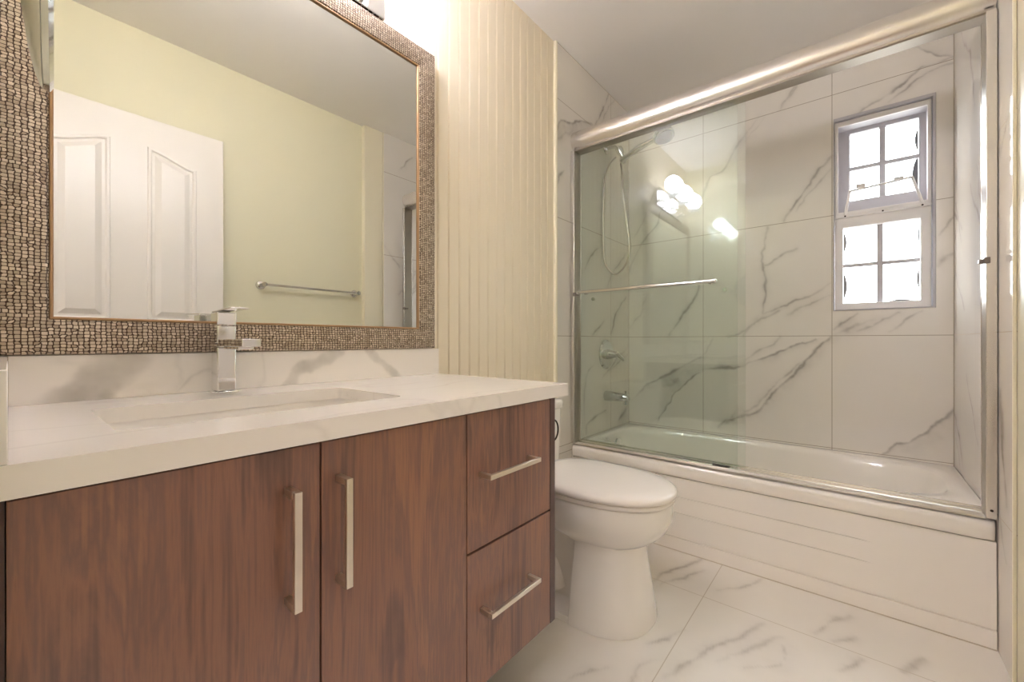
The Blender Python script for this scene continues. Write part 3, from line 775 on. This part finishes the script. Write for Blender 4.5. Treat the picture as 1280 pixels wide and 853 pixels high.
# ================================================================== SHOWER FITTINGS
sh = thing('hand_shower', 'chrome hand shower on wall arm with long looping hose', 'shower', (2.288, -TILE, 2.02))
SXx = 2.288
mb = MB(); mb.lathe([(0.0008, 0.030), (0.004, 0.030), (0.012, 0.016), (0.014, 0.010)], (SXx, -TILE, 2.085), (0, -1, 0), 24)
mb.tube([(SXx, -TILE - 0.010, 2.085), (SXx, -0.050, 2.085), (SXx, -0.080, 2.078), (SXx, -0.098, 2.064)], 0.0095, 14)
mb.build('shower_arm', M['fitting'], sh, smooth=True)
bd = Vector((0, -0.030, -0.075)).normalized()
bk = MB().lathe([(0, 0.012), (0.004, 0.021), (0.022, 0.023), (0.040, 0.018), (0.060, 0.013), (0.075, 0.011), (0.078, 0)], (SXx, -0.096, 2.068), tuple(bd), 20).build('holder', M['fitting'], sh, smooth=True)
MB().lathe([(0, 0.013), (0.018, 0.014), (0.036, 0.013), (0.038, 0)], (SXx - 0.020, -0.122, 1.985), (1, 0, 0), 18).build('holder_knob', M['fitting'], bk, smooth=True)
hd = Vector((0, -0.28, 0.075)); hn = hd.normalized()
h0 = Vector((SXx - 0.022, -0.118, 1.980)); h1 = h0 + Vector((0, -0.205, 0.062))
mb = MB(); mb.tube([h0, h0.lerp(h1, 0.15), h0.lerp(h1, 0.5) + Vector((0, 0, 0.006)), h0.lerp(h1, 0.85) + Vector((0, 0, 0.004)), h1], [0.012, 0.014, 0.0175, 0.0145, 0.016], 16)
hdl = mb.build('handle', M['fitting'], sh, smooth=True)
fa = Vector((-0.20, -0.30, -0.93)).normalized(); hc = h1 + hn * 0.044 + Vector((0, 0, 0.002))
MB().lathe([(-0.030, 0.0), (-0.028, 0.020), (-0.016, 0.046), (0.0, 0.055), (0.020, 0.056), (0.024, 0.053), (0.0245, 0.0)], tuple(hc), tuple(fa), 32).build('shower_head', M['fitting'], sh, smooth=True)
fp = MB().lathe([(0, 0.046), (0.0015, 0.046), (0.002, 0.0)], tuple(hc + fa * 0.0247), tuple(fa), 28).build('spray_face', M['nozzle'], sh)
mb = MB(); fu = fa.orthogonal().normalized(); fw = fa.cross(fu)
for R_, cnt in ((0.012, 6), (0.024, 12), (0.036, 18)):
    for q in range(cnt):
        a = 2 * math.pi * q / cnt; p = hc + fa * 0.0265 + (fu * math.cos(a) + fw * math.sin(a)) * R_
        mb.lathe([(0, 0.0018), (0.002, 0.0014)], tuple(p), tuple(fa), 6)
mb.build('nozzles', M['rubber'], fp)
def catmull(P, m=10):
    P = [Vector(p) for p in P]; P = [P[0] * 2 - P[1]] + P + [P[-1] * 2 - P[-2]]; out = []
    for i in range(1, len(P) - 2):
        for k in range(m):
            t = k / m; a, b_, c_, d = P[i - 1:i + 3]
            out.append(0.5 * ((2 * b_) + (c_ - a) * t + (2 * a - 5 * b_ + 4 * c_ - d) * t * t + (3 * b_ - a - 3 * c_ + d) * t ** 3))
    return out + [P[-2]]
hose = catmull([(2.262, -0.092, 2.005), (2.245, -0.060, 1.965), (2.235, -0.034, 1.890), (2.23, -0.027, 1.715), (2.23, -0.028, 1.500), (2.23, -0.045, 1.375), (2.23, -0.107, 1.315), (2.23, -0.172, 1.370), (2.23, -0.190, 1.460), (2.23, -0.172, 1.620), (2.232, -0.150, 1.78), (2.25, -0.136, 1.90), (2.263, -0.122, 1.962)], 14)
rr = [0.0062 + (0.0007 if k % 2 else 0.0) for k in range(len(hose))]
MB().tube(hose, rr, 10).build('hose', M['hose'], sh, smooth=True, angle=80)

va = thing('shower_valve', 'round chrome shower valve plate with lever on marble wall', 'shower valve', (2.288, -TILE, 0.845))
MB().lathe([(0.0008, 0.088), (0.004, 0.088), (0.012, 0.080), (0.014, 0.060), (0.013, 0.034), (0.016, 0.032), (0.017, 0.0)], (2.288, -TILE, 0.850), (0, -1, 0), 40).build('escutcheon', M['fitting'], va, smooth=True)
MB().lathe([(0, 0.030), (0.014, 0.028), (0.040, 0.020), (0.060, 0.018), (0.062, 0.0)], (2.288, -TILE - 0.0165, 0.850), (0, -1, 0), 24).build('hub', M['fitting'], va, smooth=True)
MB().tube([(2.288, -0.074, 0.852), (2.275, -0.100, 0.846), (2.262, -0.128, 0.832), (2.256, -0.142, 0.818)], [0.012, 0.011, 0.010, 0.008], 14).build('lever', M['fitting'], va, smooth=True)

sp = thing('tub_spout', 'chrome tub spout on the tiled wall above the overflow', 'tub spout', (2.288, -TILE, 0.58))
mb = MB()
L = []
for yy, zc_, rz_, rx_ in ((-TILE - 0.0008, 0.602, 0.031, 0.031), (-0.040, 0.602, 0.030, 0.029), (-0.090, 0.602, 0.026, 0.026), (-0.125, 0.601, 0.023, 0.024), (-0.150, 0.598, 0.020, 0.022), (-0.160, 0.592, 0.013, 0.015)):
    L.append([(2.288 + rx_ * math.cos(2 * math.pi * k / 24), yy, zc_ + rz_ * math.sin(2 * math.pi * k / 24)) for k in range(24)])
mb.loft(L); mb.lathe([(0, 0.017), (0.030, 0.016), (0.031, 0)], (2.288, -0.138, 0.590), (0, -0.1, -1), 20)
body = mb.build('spout_body', M['fitting'], sp, smooth=True)
MB().lathe([(0, 0.004), (0.012, 0.004), (0.014, 0.007), (0.020, 0.007), (0.022, 0)], (2.288, -0.138, 0.618), (0, 0, 1), 14).build('diverter_knob', M['fitting'], body, smooth=True)

# ================================================================== TOILET
TX = 1.335
to = thing('toilet', 'white porcelain toilet with closed lid between vanity and tub', 'toilet', (TX, -0.38, 0.0))
def egg(yf, yb, yc, w_, z, n=2.15, m=64, wb=None):
    P = []
    for k in range(m):
        t = 2 * math.pi * k / m; c_, s_ = math.cos(t), math.sin(t)
        xx = w_ * math.copysign(abs(c_) ** (2 / n), c_)
        if s_ < 0: yy = yc + (yc - yf) * -abs(s_) ** (2 / n)
        else: yy = yc + (yb - yc) * abs(s_) ** (2 / (n + 1.4))
        P.append((TX + xx, yy, z))
    return P
def column(yf, w_, z, yb=-0.440, yc=-0.470, n=2.3, m=64):
    P = []
    for k in range(m):
        t = 2 * math.pi * k / m; c_, s_ = math.cos(t), math.sin(t)
        nn = n if s_ < 0 else 14
        P.append((TX + w_ * math.copysign(abs(c_) ** (2 / nn), c_), yc + ((yc - yf) * -abs(s_) ** (2 / nn) if s_ < 0 else (yb - yc) * abs(s_) ** (2 / nn)), z))
    return P
mb = MB()
mb.loft([column(-0.664, 0.166, 0.0008), column(-0.666, 0.167, 0.010), column(-0.655, 0.157, 0.08), column(-0.642, 0.142, 0.16), column(-0.634, 0.130, 0.225), column(-0.632, 0.127, 0.262),
         egg(-0.655, -0.36, -0.47, 0.138, 0.272, 2.3), egg(-0.682, -0.28, -0.47, 0.155, 0.290, 2.25), egg(-0.702, -0.24, -0.46, 0.169, 0.312, 2.2),
         egg(-0.714, -0.22, -0.46, 0.177, 0.340, 2.2), egg(-0.719, -0.20, -0.46, 0.180, 0.356, 2.2), egg(-0.721, -0.20, -0.46, 0.181, 0.404, 2.2), egg(-0.717, -0.20, -0.46, 0.178, 0.4085, 2.2)])
bowl = mb.build('bowl', M['porcelain'], to, smooth=True, angle=60)
mb = MB()   # rear trapway and footing, narrower than the bowl
def rr3(x0, x1, y0, y1, r, z): return [(p[0], p[1], z) for p in rrect(x0, x1, y0, y1, r)]
mb.loft([rr3(TX - 0.164, TX + 0.164, -0.50, -0.10, 0.04, 0.0008), rr3(TX - 0.163, TX + 0.163, -0.50, -0.10, 0.04, 0.022), rr3(TX - 0.095, TX + 0.095, -0.50, -0.10, 0.03, 0.040), rr3(TX - 0.085, TX + 0.085, -0.50, -0.10, 0.03, 0.17),
         rr3(TX - 0.105, TX + 0.105, -0.50, -0.06, 0.03, 0.24), rr3(TX - 0.165, TX + 0.165, -0.45, -0.03, 0.03, 0.33), rr3(TX - 0.178, TX + 0.178, -0.40, -0.022, 0.03, 0.385), rr3(TX - 0.176, TX + 0.176, -0.40, -0.024, 0.03, 0.400)])
mb.tube(catmull([(TX - 0.085, -0.36, 0.06), (TX - 0.092, -0.32, 0.14), (TX - 0.092, -0.24, 0.20), (TX - 0.088, -0.17, 0.17), (TX - 0.085, -0.15, 0.06)], 8), 0.032, 14)
mb.build('trapway', M['porcelain'], to, smooth=True, angle=60)
seat = MB(); seat.loft([egg(-0.719, -0.235, -0.46, 0.179, 0.4095, 2.2), egg(-0.727, -0.232, -0.46, 0.185, 0.413, 2.2), egg(-0.728, -0.232, -0.46, 0.186, 0.420, 2.2), egg(-0.724, -0.234, -0.46, 0.183, 0.4255, 2.2)])
seat.build('seat', M['seat'], to, smooth=True, angle=60)
lid = MB(); lid.loft([egg(-0.724, -0.225, -0.46, 0.184, 0.4275, 2.2), egg(-0.732, -0.222, -0.46, 0.190, 0.4300, 2.2), egg(-0.734, -0.222, -0.46, 0.191, 0.4370, 2.2), egg(-0.731, -0.224, -0.46, 0.189, 0.4445, 2.2), egg(-0.719, -0.230, -0.46, 0.181, 0.4500, 2.2),
     egg(-0.67, -0.26, -0.46, 0.150, 0.4545, 2.2), egg(-0.58, -0.33, -0.46, 0.085, 0.4565, 2.2)])
lid.build('lid', M['seat'], to, smooth=True, angle=60)
for sx_ in (-0.075, 0.075):
    MB().lathe([(0, 0.014), (0.05, 0.014), (0.052, 0.010)], (TX + sx_ - 0.025, -0.214, 0.424), (1, 0, 0), 16).build('seat_hinge', M['seat'], to, smooth=True)
mb = MB(); mb.loft([rr3(TX - 0.170, TX + 0.170, -0.195, -0.016, 0.03, 0.4005), rr3(TX - 0.180, TX + 0.180, -0.198, -0.016, 0.03, 0.43), rr3(TX - 0.186, TX + 0.186, -0.203, -0.016, 0.03, 0.645)])
mb.build('tank', M['porcelain'], to, smooth=True, angle=50)
mb = MB(); mb.loft([rr3(TX - 0.190, TX + 0.190, -0.208, -0.012, 0.03, 0.646), rr3(TX - 0.193, TX + 0.193, -0.211, -0.012, 0.032, 0.651), rr3(TX - 0.193, TX + 0.193, -0.211, -0.012, 0.032, 0.672), rr3(TX - 0.186, TX + 0.186, -0.204, -0.014, 0.03, 0.682), rr3(TX - 0.16, TX + 0.16, -0.18, -0.03, 0.03, 0.685)])
mb.build('tank_lid', M['porcelain'], to, smooth=True, angle=60)
MB().lathe([(0, 0.020), (0.004, 0.020), (0.006, 0.0)], (TX, -0.11, 0.6852), (0, 0, 1), 20).build('flush_button', M['chrome'], to, smooth=True)

# ================================================================== VANITY
VZ0, VZ1 = 0.1795, 0.7800
vn = thing('vanity_cabinet', 'dark cherry wood vanity cabinet hung under the white counter', 'cabinet', (0.46, -0.27, VZ0))
FY = -0.5466
MB().box(0.9175, 0.9400, FY, -0.0005, VZ0 - 0.0005, VZ1).build('side_panel', M['wood_edge'], vn, bevel=0.0008)
MB().box(XL + 0.001, XL + 0.0175, FY + 0.004, -0.0005, VZ0, VZ1).build('side_panel', M['wood_edge'], vn)
MB().box(XL + 0.018, 0.9170, FY + 0.020, -0.0005, VZ0 + 0.002, VZ0 + 0.018).build('bottom_panel', M['inner'], vn)
MB().box(XL + 0.018, 0.9170, -0.012, -0.0008, VZ0 + 0.019, VZ1 - 0.001).build('back_panel', M['inner'], vn)
MB().box(XL + 0.018, 0.9170, FY + 0.020, FY + 0.036, VZ1 - 0.075, VZ1 - 0.001).build('front_rail', M['inner'], vn)
MB().box(0.604, 0.618, FY + 0.020, -0.013, VZ0 + 0.019, VZ1 - 0.076).build('divider', M['inner'], vn)
def bar_handle(parent, cx, cz, ln, vertical, off=0.032):
    """square bar pull with two square posts, one mesh"""
    t = 0.0052 ; y1 = FY - 0.0004; y0 = FY - off
    mb = MB()
    h = ln / 2
    if vertical:
        mb.box(cx - t, cx + t, y0 - 0.004, y0 + 0.004, cz - h, cz + h)
        for s in (-1, 1): mb.box(cx - t, cx + t, y0 + 0.004, y1, cz + s * h, cz + s * (h - 0.010))
    else:
        mb.box(cx - h, cx + h, y0 - 0.004, y0 + 0.004, cz - t, cz + t)
        for s in (-1, 1): mb.box(cx + s * h, cx + s * (h - 0.010), y0 + 0.004, y1, cz - t, cz + t)
    return mb.build('bar_pull', M['nickel'], parent, bevel=0.0008)
gap = 0.0014
d1 = MB().box(XL + 0.0185, 0.3020 - gap, FY, FY + 0.018, VZ0 + 0.001, VZ1 - 0.004).build('door', M['wood'], vn, bevel=0.0008)
d2 = MB().box(0.3020 + gap, 0.6098 - gap, FY, FY + 0.018, VZ0 + 0.001, VZ1 - 0.004).build('door', M['wood'], vn, bevel=0.0008)
r1 = MB().box(0.6098 + gap, 0.9155, FY, FY + 0.018, 0.4835, VZ1 - 0.004).build('drawer', M['wood'], vn, bevel=0.0008)
r2 = MB().box(0.6098 + gap, 0.9155, FY, FY + 0.018, VZ0 + 0.001, 0.4785).build('drawer', M['wood'], vn, bevel=0.0008)
bar_handle(d1, 0.2543, 0.6384, 0.166, True); bar_handle(d2, 0.3296, 0.6384, 0.166, True)
bar_handle(r1, 0.7357, 0.6419, 0.181, False); bar_handle(r2, 0.7380, 0.3476, 0.177, False)
tw = thing('towel_ring', 'small dark metal ring sticking out from the vanity side beside the toilet', 'towel ring', (0.9402, -0.520, 0.68))
MB().lathe([(0.0004, 0.009), (0.004, 0.009), (0.006, 0.004), (0.016, 0.004), (0.017, 0.0)], (0.9402, -0.520, 0.6795), (1, 0, 0), 16).build('ring_post', M['bronze'], tw, smooth=True)
MB().tube([(0.9710 + 0.0245 * math.sin(2 * math.pi * k / 40), -0.520, 0.6800 + 0.0290 * math.cos(2 * math.pi * k / 40)) for k in range(41)], 0.0024, 10).build('ring', M['bronze'], tw, smooth=True)

# --- counter with cut-out, splash backs
ct = thing('vanity_countertop', 'white veined quartz vanity countertop with upstand and rectangular sink cut-out', 'countertop', (0.48, -0.28, 0.781))
CX0, CX1, CY0, CY1, CZ0, CZ1 = XL + 0.001, 0.9832, -0.5616, -0.0006, 0.7812, 0.8140
HX, HX_, HY0, HY1 = 0.0876, 0.5290, -0.4395, -0.1770
inner_l = rrect(HX, HX_, HY0, HY1, 0.016, 6)
cxm, cym = (HX + HX_) / 2, (HY0 + HY1) / 2
def to_rect(p):
    # project from the hole's outline to the slab's outline, corner to corner
    n_ = len(inner_l)
    return p
outer_l = []
m7 = 7
corn = [(CX1, CY1), (CX0, CY1), (CX0, CY0), (CX1, CY0)]
for q in range(4):
    cpt = corn[q]
    for k in range(m7): outer_l.append(cpt)
mb = MB()
zt, zb, zs = CZ1, CZ0, CZ1 - 0.0262
def L3(l, z): return [(p[0], p[1], z) for p in l]
# top ring with corner fans
vs_ = L3(inner_l, zt) + L3(corn, zt); n_ = len(inner_l); fs_ = []
for q in range(4):
    for k in range(m7 - 1): fs_.append((q * m7 + k, q * m7 + k + 1, n_ + q))
    a = q * m7 + m7 - 1; b_ = ((q + 1) % 4) * m7
    fs_.append((a, b_, n_ + (q + 1) % 4, n_ + q))
mb.add(vs_, fs_)
mb.loft([L3(inner_l, zt), L3(inner_l, zs)], False, False)
vs_ = L3(inner_l, zs) + L3([(CX1 - 0.020, CY1 - 0.002), (CX0 + 0.002, CY1 - 0.002), (CX0 + 0.002, CY0 + 0.020), (CX1 - 0.020, CY0 + 0.020)], zs)
mb.add(vs_, [f[::-1] for f in fs_])
corn_in = [(CX1 - 0.020, CY1 - 0.002), (CX0 + 0.002, CY1 - 0.002), (CX0 + 0.002, CY0 + 0.020), (CX1 - 0.020, CY0 + 0.020)]
mb.loft([L3(corn, zt), L3(corn, CZ0), L3(corn_in, CZ0), L3(corn_in, zs)], False, False)
mb.build('slab', M['quartz'], ct)
SV = [([(0.455,0.795),(0.492,0.845),(0.535,0.872),(0.600,0.91)],0.017,0.55,0.02,0.15,0), ([(0.500,0.85),(0.55,0.885),(0.60,0.905)],0.004,0.4,0.02,0.2,0),
      ([(0.700,0.912),(0.755,0.862),(0.785,0.835),(0.815,0.805)],0.014,0.5,0.02,0.15,0),
      ([(0.060,0.795),(0.10,0.845),(0.150,0.91)],0.034,0.62,0.03,0.1,0),
      ([(0.205,0.795),(0.26,0.84),(0.320,0.885)],0.003,0.3,0.01,0.1,0)]
us = segs(0.0, CX1 - 0.0006, 0.0035); vs = segs(CZ1 + 0.0004, 0.9035, 0.0035)
mb = tiled_wall('upstand', us, vs, lambda u, v: (u, -0.020, v), lambda u, v: (u, -0.0006, v), SV, None, seed=51)
mb.build('upstand', M['quartz'], ct)
MB().box(XL + 0.001, -0.0004, CY0, -0.0006, CZ1 + 0.0004, 0.9035).build('side_upstand', M['quartz'], ct, bevel=0.0012)

sk = thing('sink_basin', 'rectangular white undermount sink basin set into the counter', 'sink', (cxm, cym, 0.655))
def RL(i, z, r): return [(p[0], p[1], z) for p in rrect(HX - 0.008 + i, HX_ + 0.008 - i, HY0 - 0.008 + i, HY1 + 0.008 - i, r, 6)]
MB().loft([RL(-0.020, zs - 0.0006, 0.03), RL(0.0, zs - 0.0006, 0.028), RL(0.002, zs - 0.006, 0.028), RL(0.012, 0.70, 0.04), RL(0.030, 0.672, 0.05), RL(0.075, 0.664, 0.05), RL(0.085, 0.656, 0.05), RL(0.02, 0.660, 0.06), RL(0.002, 0.695, 0.05), RL(-0.006, zs - 0.012, 0.034), RL(-0.020, zs - 0.010, 0.03), RL(-0.020, zs - 0.0006, 0.03)], False, False).build('basin', M['porcelain'], sk, smooth=True, angle=50)
MB().box(HX + 0.06, HX_ - 0.06, HY0 + 0.06, HY1 - 0.06, 0.656, 0.664).build('basin_floor', M['porcelain'], sk)
MB().lathe([(0, 0.022), (0.003, 0.022), (0.004, 0.016), (0.002, 0.0)], (cxm, cym, 0.6642), (0, 0, 1), 24).build('drain', M['chrome'], sk, smooth=True)

fc = thing('basin_faucet', 'square chrome single lever faucet behind the sink', 'faucet', (0.306, -0.100, CZ1))
FX, FYc = 0.3055, -0.0870
fz = CZ1 + 0.0004
MB().loft([L3(rrect(FX - 0.0235, FX + 0.0235, FYc - 0.027, FYc + 0.027, 0.005), fz), L3(rrect(FX - 0.0235, FX + 0.0235, FYc - 0.027, FYc + 0.027, 0.005), fz + 0.006)]).build('base_plate', M['chrome'], fc, bevel=0.001)
mb = MB()
mb.box(FX - 0.0180, FX + 0.0180, FYc - 0.0215, FYc + 0.0215, fz + 0.0062, 0.9165)
mb.box(FX - 0.0150, FX + 0.0150, FYc - 0.0215, FYc + 0.0180, 0.9165, 0.9255)
mb.box(FX - 0.0180, FX + 0.0180, FYc - 0.0215, FYc + 0.0215, 0.9255, 0.9640)
mb.build('column', M['chrome'], fc, bevel=0.0025)
mb = MB(); mb.box(FX - 0.0170, FX + 0.0170, -0.255, FYc - 0.0218, 0.9190, 0.9345); mb.box(FX - 0.0140, FX + 0.0140, -0.225, -0.135, 0.9130, 0.9190)
mb.build('spout', M['chrome'], fc, bevel=0.0012)
mb = MB(); mb.box(FX - 0.0185, FX + 0.0185, FYc - 0.0220, FYc + 0.0220, 0.9655, 0.9935)
cap = mb.build('lever_block', M['chrome'], fc, bevel=0.002)
MB().prism([(FYc + 0.0220, 0.9940), (FYc + 0.0220, 0.9965), (-0.190, 1.0005), (-0.190, 0.9975)], 'x', FX - 0.0170, FX + 0.0170).build('lever', M['chrome'], cap, bevel=0.0008)

# ================================================================== MIRROR
mr = thing('wall_mirror', 'large wall mirror in a wide beige chip mosaic frame', 'mirror', (0.471, -0.0005, 0.9056))
MX0, MX1, MZ0, MZ1 = -0.0166, 0.9589, 0.9056, 1.9360
IX0, IX1, IZ0, IZ1 = 0.0475, 0.8915, 0.9705, 1.8720
def mitre(mb, prof_in):
    """prof_in: list of (t 0..1 from outer to inner edge, y)"""
    loops = []
    for t, y in prof_in:
        x0 = MX0 + (IX0 - MX0) * t; x1 = MX1 + (IX1 - MX1) * t; z0 = MZ0 + (IZ0 - MZ0) * t; z1 = MZ1 + (IZ1 - MZ1) * t
        loops.append([(x0, y, z0), (x1, y, z0), (x1, y, z1), (x0, y, z1)])
    return mb.loft(loops, False, False)
mitre(MB(), [(0, -0.0008), (0, -0.026), (0.05, -0.0295), (0.5, -0.0300), (0.93, -0.0270), (1.0, -0.0240), (1.0, -0.0008), (0, -0.0008)]).build('frame', M['mosaic'], mr)
w_ = IX0 - MX0
def tq(d): return 1.0 + d / w_
mitre(MB(), [(tq(0.0002), -0.018), (tq(0.0002), -0.0245), (tq(0.0012), -0.0262), (tq(0.0042), -0.0262), (tq(0.0055), -0.0240), (tq(0.0058), -0.0212), (tq(0.0050), -0.018), (tq(0.0002), -0.018)]).build('gold_bead', M['gold'], mr, smooth=True)
MB().box(IX0 - 0.0001, IX1 + 0.0001, -0.0205, -0.0172, IZ0 - 0.0001, IZ1 + 0.0001).build('mirror_glass', M['mirror'], mr)

# ================================================================== VANITY LIGHT
vl = thing('vanity_light', 'lit chrome wall light with three crystal globes above the mirror', 'wall light', (0.455, -0.001, 2.02))
MB().box(0.155, 0.756, -0.030, -0.0008, 1.942, 2.100).build('back_plate', M['chrome'], vl, bevel=0.003)
def faceted(mb, c_, r_, n1=9, n2=16):
    prof = [(-r_ * math.cos(math.pi * k / n1), r_ * math.sin(math.pi * k / n1)) for k in range(n1 + 1)]
    return mb.lathe(prof, c_, (0, 0, 1), n2)
for gx in (0.215, 0.455, 0.695):
    arm = MB(); arm.tube(catmull([(gx, -0.0305, 2.00), (gx, -0.075, 1.985), (gx, -0.115, 1.995), (gx, -0.125, 2.022)], 6), 0.0065, 12)
    arm.lathe([(0, 0.020), (0.004, 0.020), (0.012, 0.010)], (gx, -0.0303, 2.00), (0, -1, 0), 16)
    a_ = arm.build('arm', M['chrome'], vl, smooth=True)
    MB().lathe([(0, 0.012), (0.010, 0.040), (0.020, 0.052), (0.024, 0.050), (0.016, 0.030), (0.012, 0.012)], (gx, -0.125, 2.005), (0, 0, 1), 18).build('crystal_dish', M['dish'], a_)
    faceted(MB(), (gx, -0.125, 2.098), 0.060).build('crystal_globe', M['globe'], vl)

# ================================================================== TOWEL RAIL on the painted wall (seen in the mirror)
tr = thing('towel_bar', 'chrome towel bar on the yellow wall, reflected in the mirror', 'towel bar', (1.22, YY, 1.255))
zb_ = 1.2560
MB().tube([(0.925, YY + 0.055, zb_), (1.535, YY + 0.055, zb_)], 0.0075, 14).build('bar', M['chrome'], tr, smooth=True)
for xx in (0.935, 1.522):
    MB().lathe([(0.0006, 0.026), (0.006, 0.026), (0.012, 0.022), (0.016, 0.012), (0.046, 0.011), (0.066, 0.014), (0.068, 0.0)], (xx, YY, zb_), (0, 1, 0), 24).build('post', M['chrome'], tr, smooth=True)

# ================================================================== MAKE-UP MIRROR on the near wall
mk = thing('magnifying_mirror', 'round white backed shaving mirror with chrome rim beside the big mirror frame', 'mirror', (XL, -0.40, 1.30))
mc = Vector((0.0252, -0.545, 1.345)); an = math.radians(87.2)
ax_ = Vector((-math.sin(an), math.cos(an), 0)).normalized()      # from face to domed back
R0 = 0.150
MB().lathe([(0.004, R0), (0.006, R0 * 0.985), (0.010, R0 * 0.90), (0.014, R0 * 0.76), (0.0185, R0 * 0.50), (0.021, R0 * 0.2), (0.0212, 0.0)], tuple(mc), tuple(ax_), 64).build('back_shell', M['white'], mk, smooth=True, angle=60)
MB().lathe([(-0.0030, R0 - 0.010), (-0.0040, R0 - 0.004), (-0.0010, R0 + 0.0015), (0.0035, R0 + 0.0005), (0.0035, R0 - 0.010)], tuple(mc), tuple(ax_), 64).build('rim', M['chrome'], mk, smooth=True)
MB().lathe([(-0.0020, R0 - 0.009), (0.0030, R0 - 0.009)], tuple(mc), tuple(ax_), 64).build('mirror_glass', M['mirror'], mk)
mb = MB(); mb.lathe([(0.0006, 0.022), (0.005, 0.022), (0.006, 0.0)], (XL, -0.36, 1.345), (1, 0, 0), 20)
mb.tube([(XL + 0.005, -0.36, 1.345), (XL + 0.012, -0.38, 1.345), (XL + 0.020, -0.47, 1.345), (0.0035, -0.545, 1.345)], 0.005, 10)
mb.build('wall_arm', M['chrome'], mk, smooth=True)
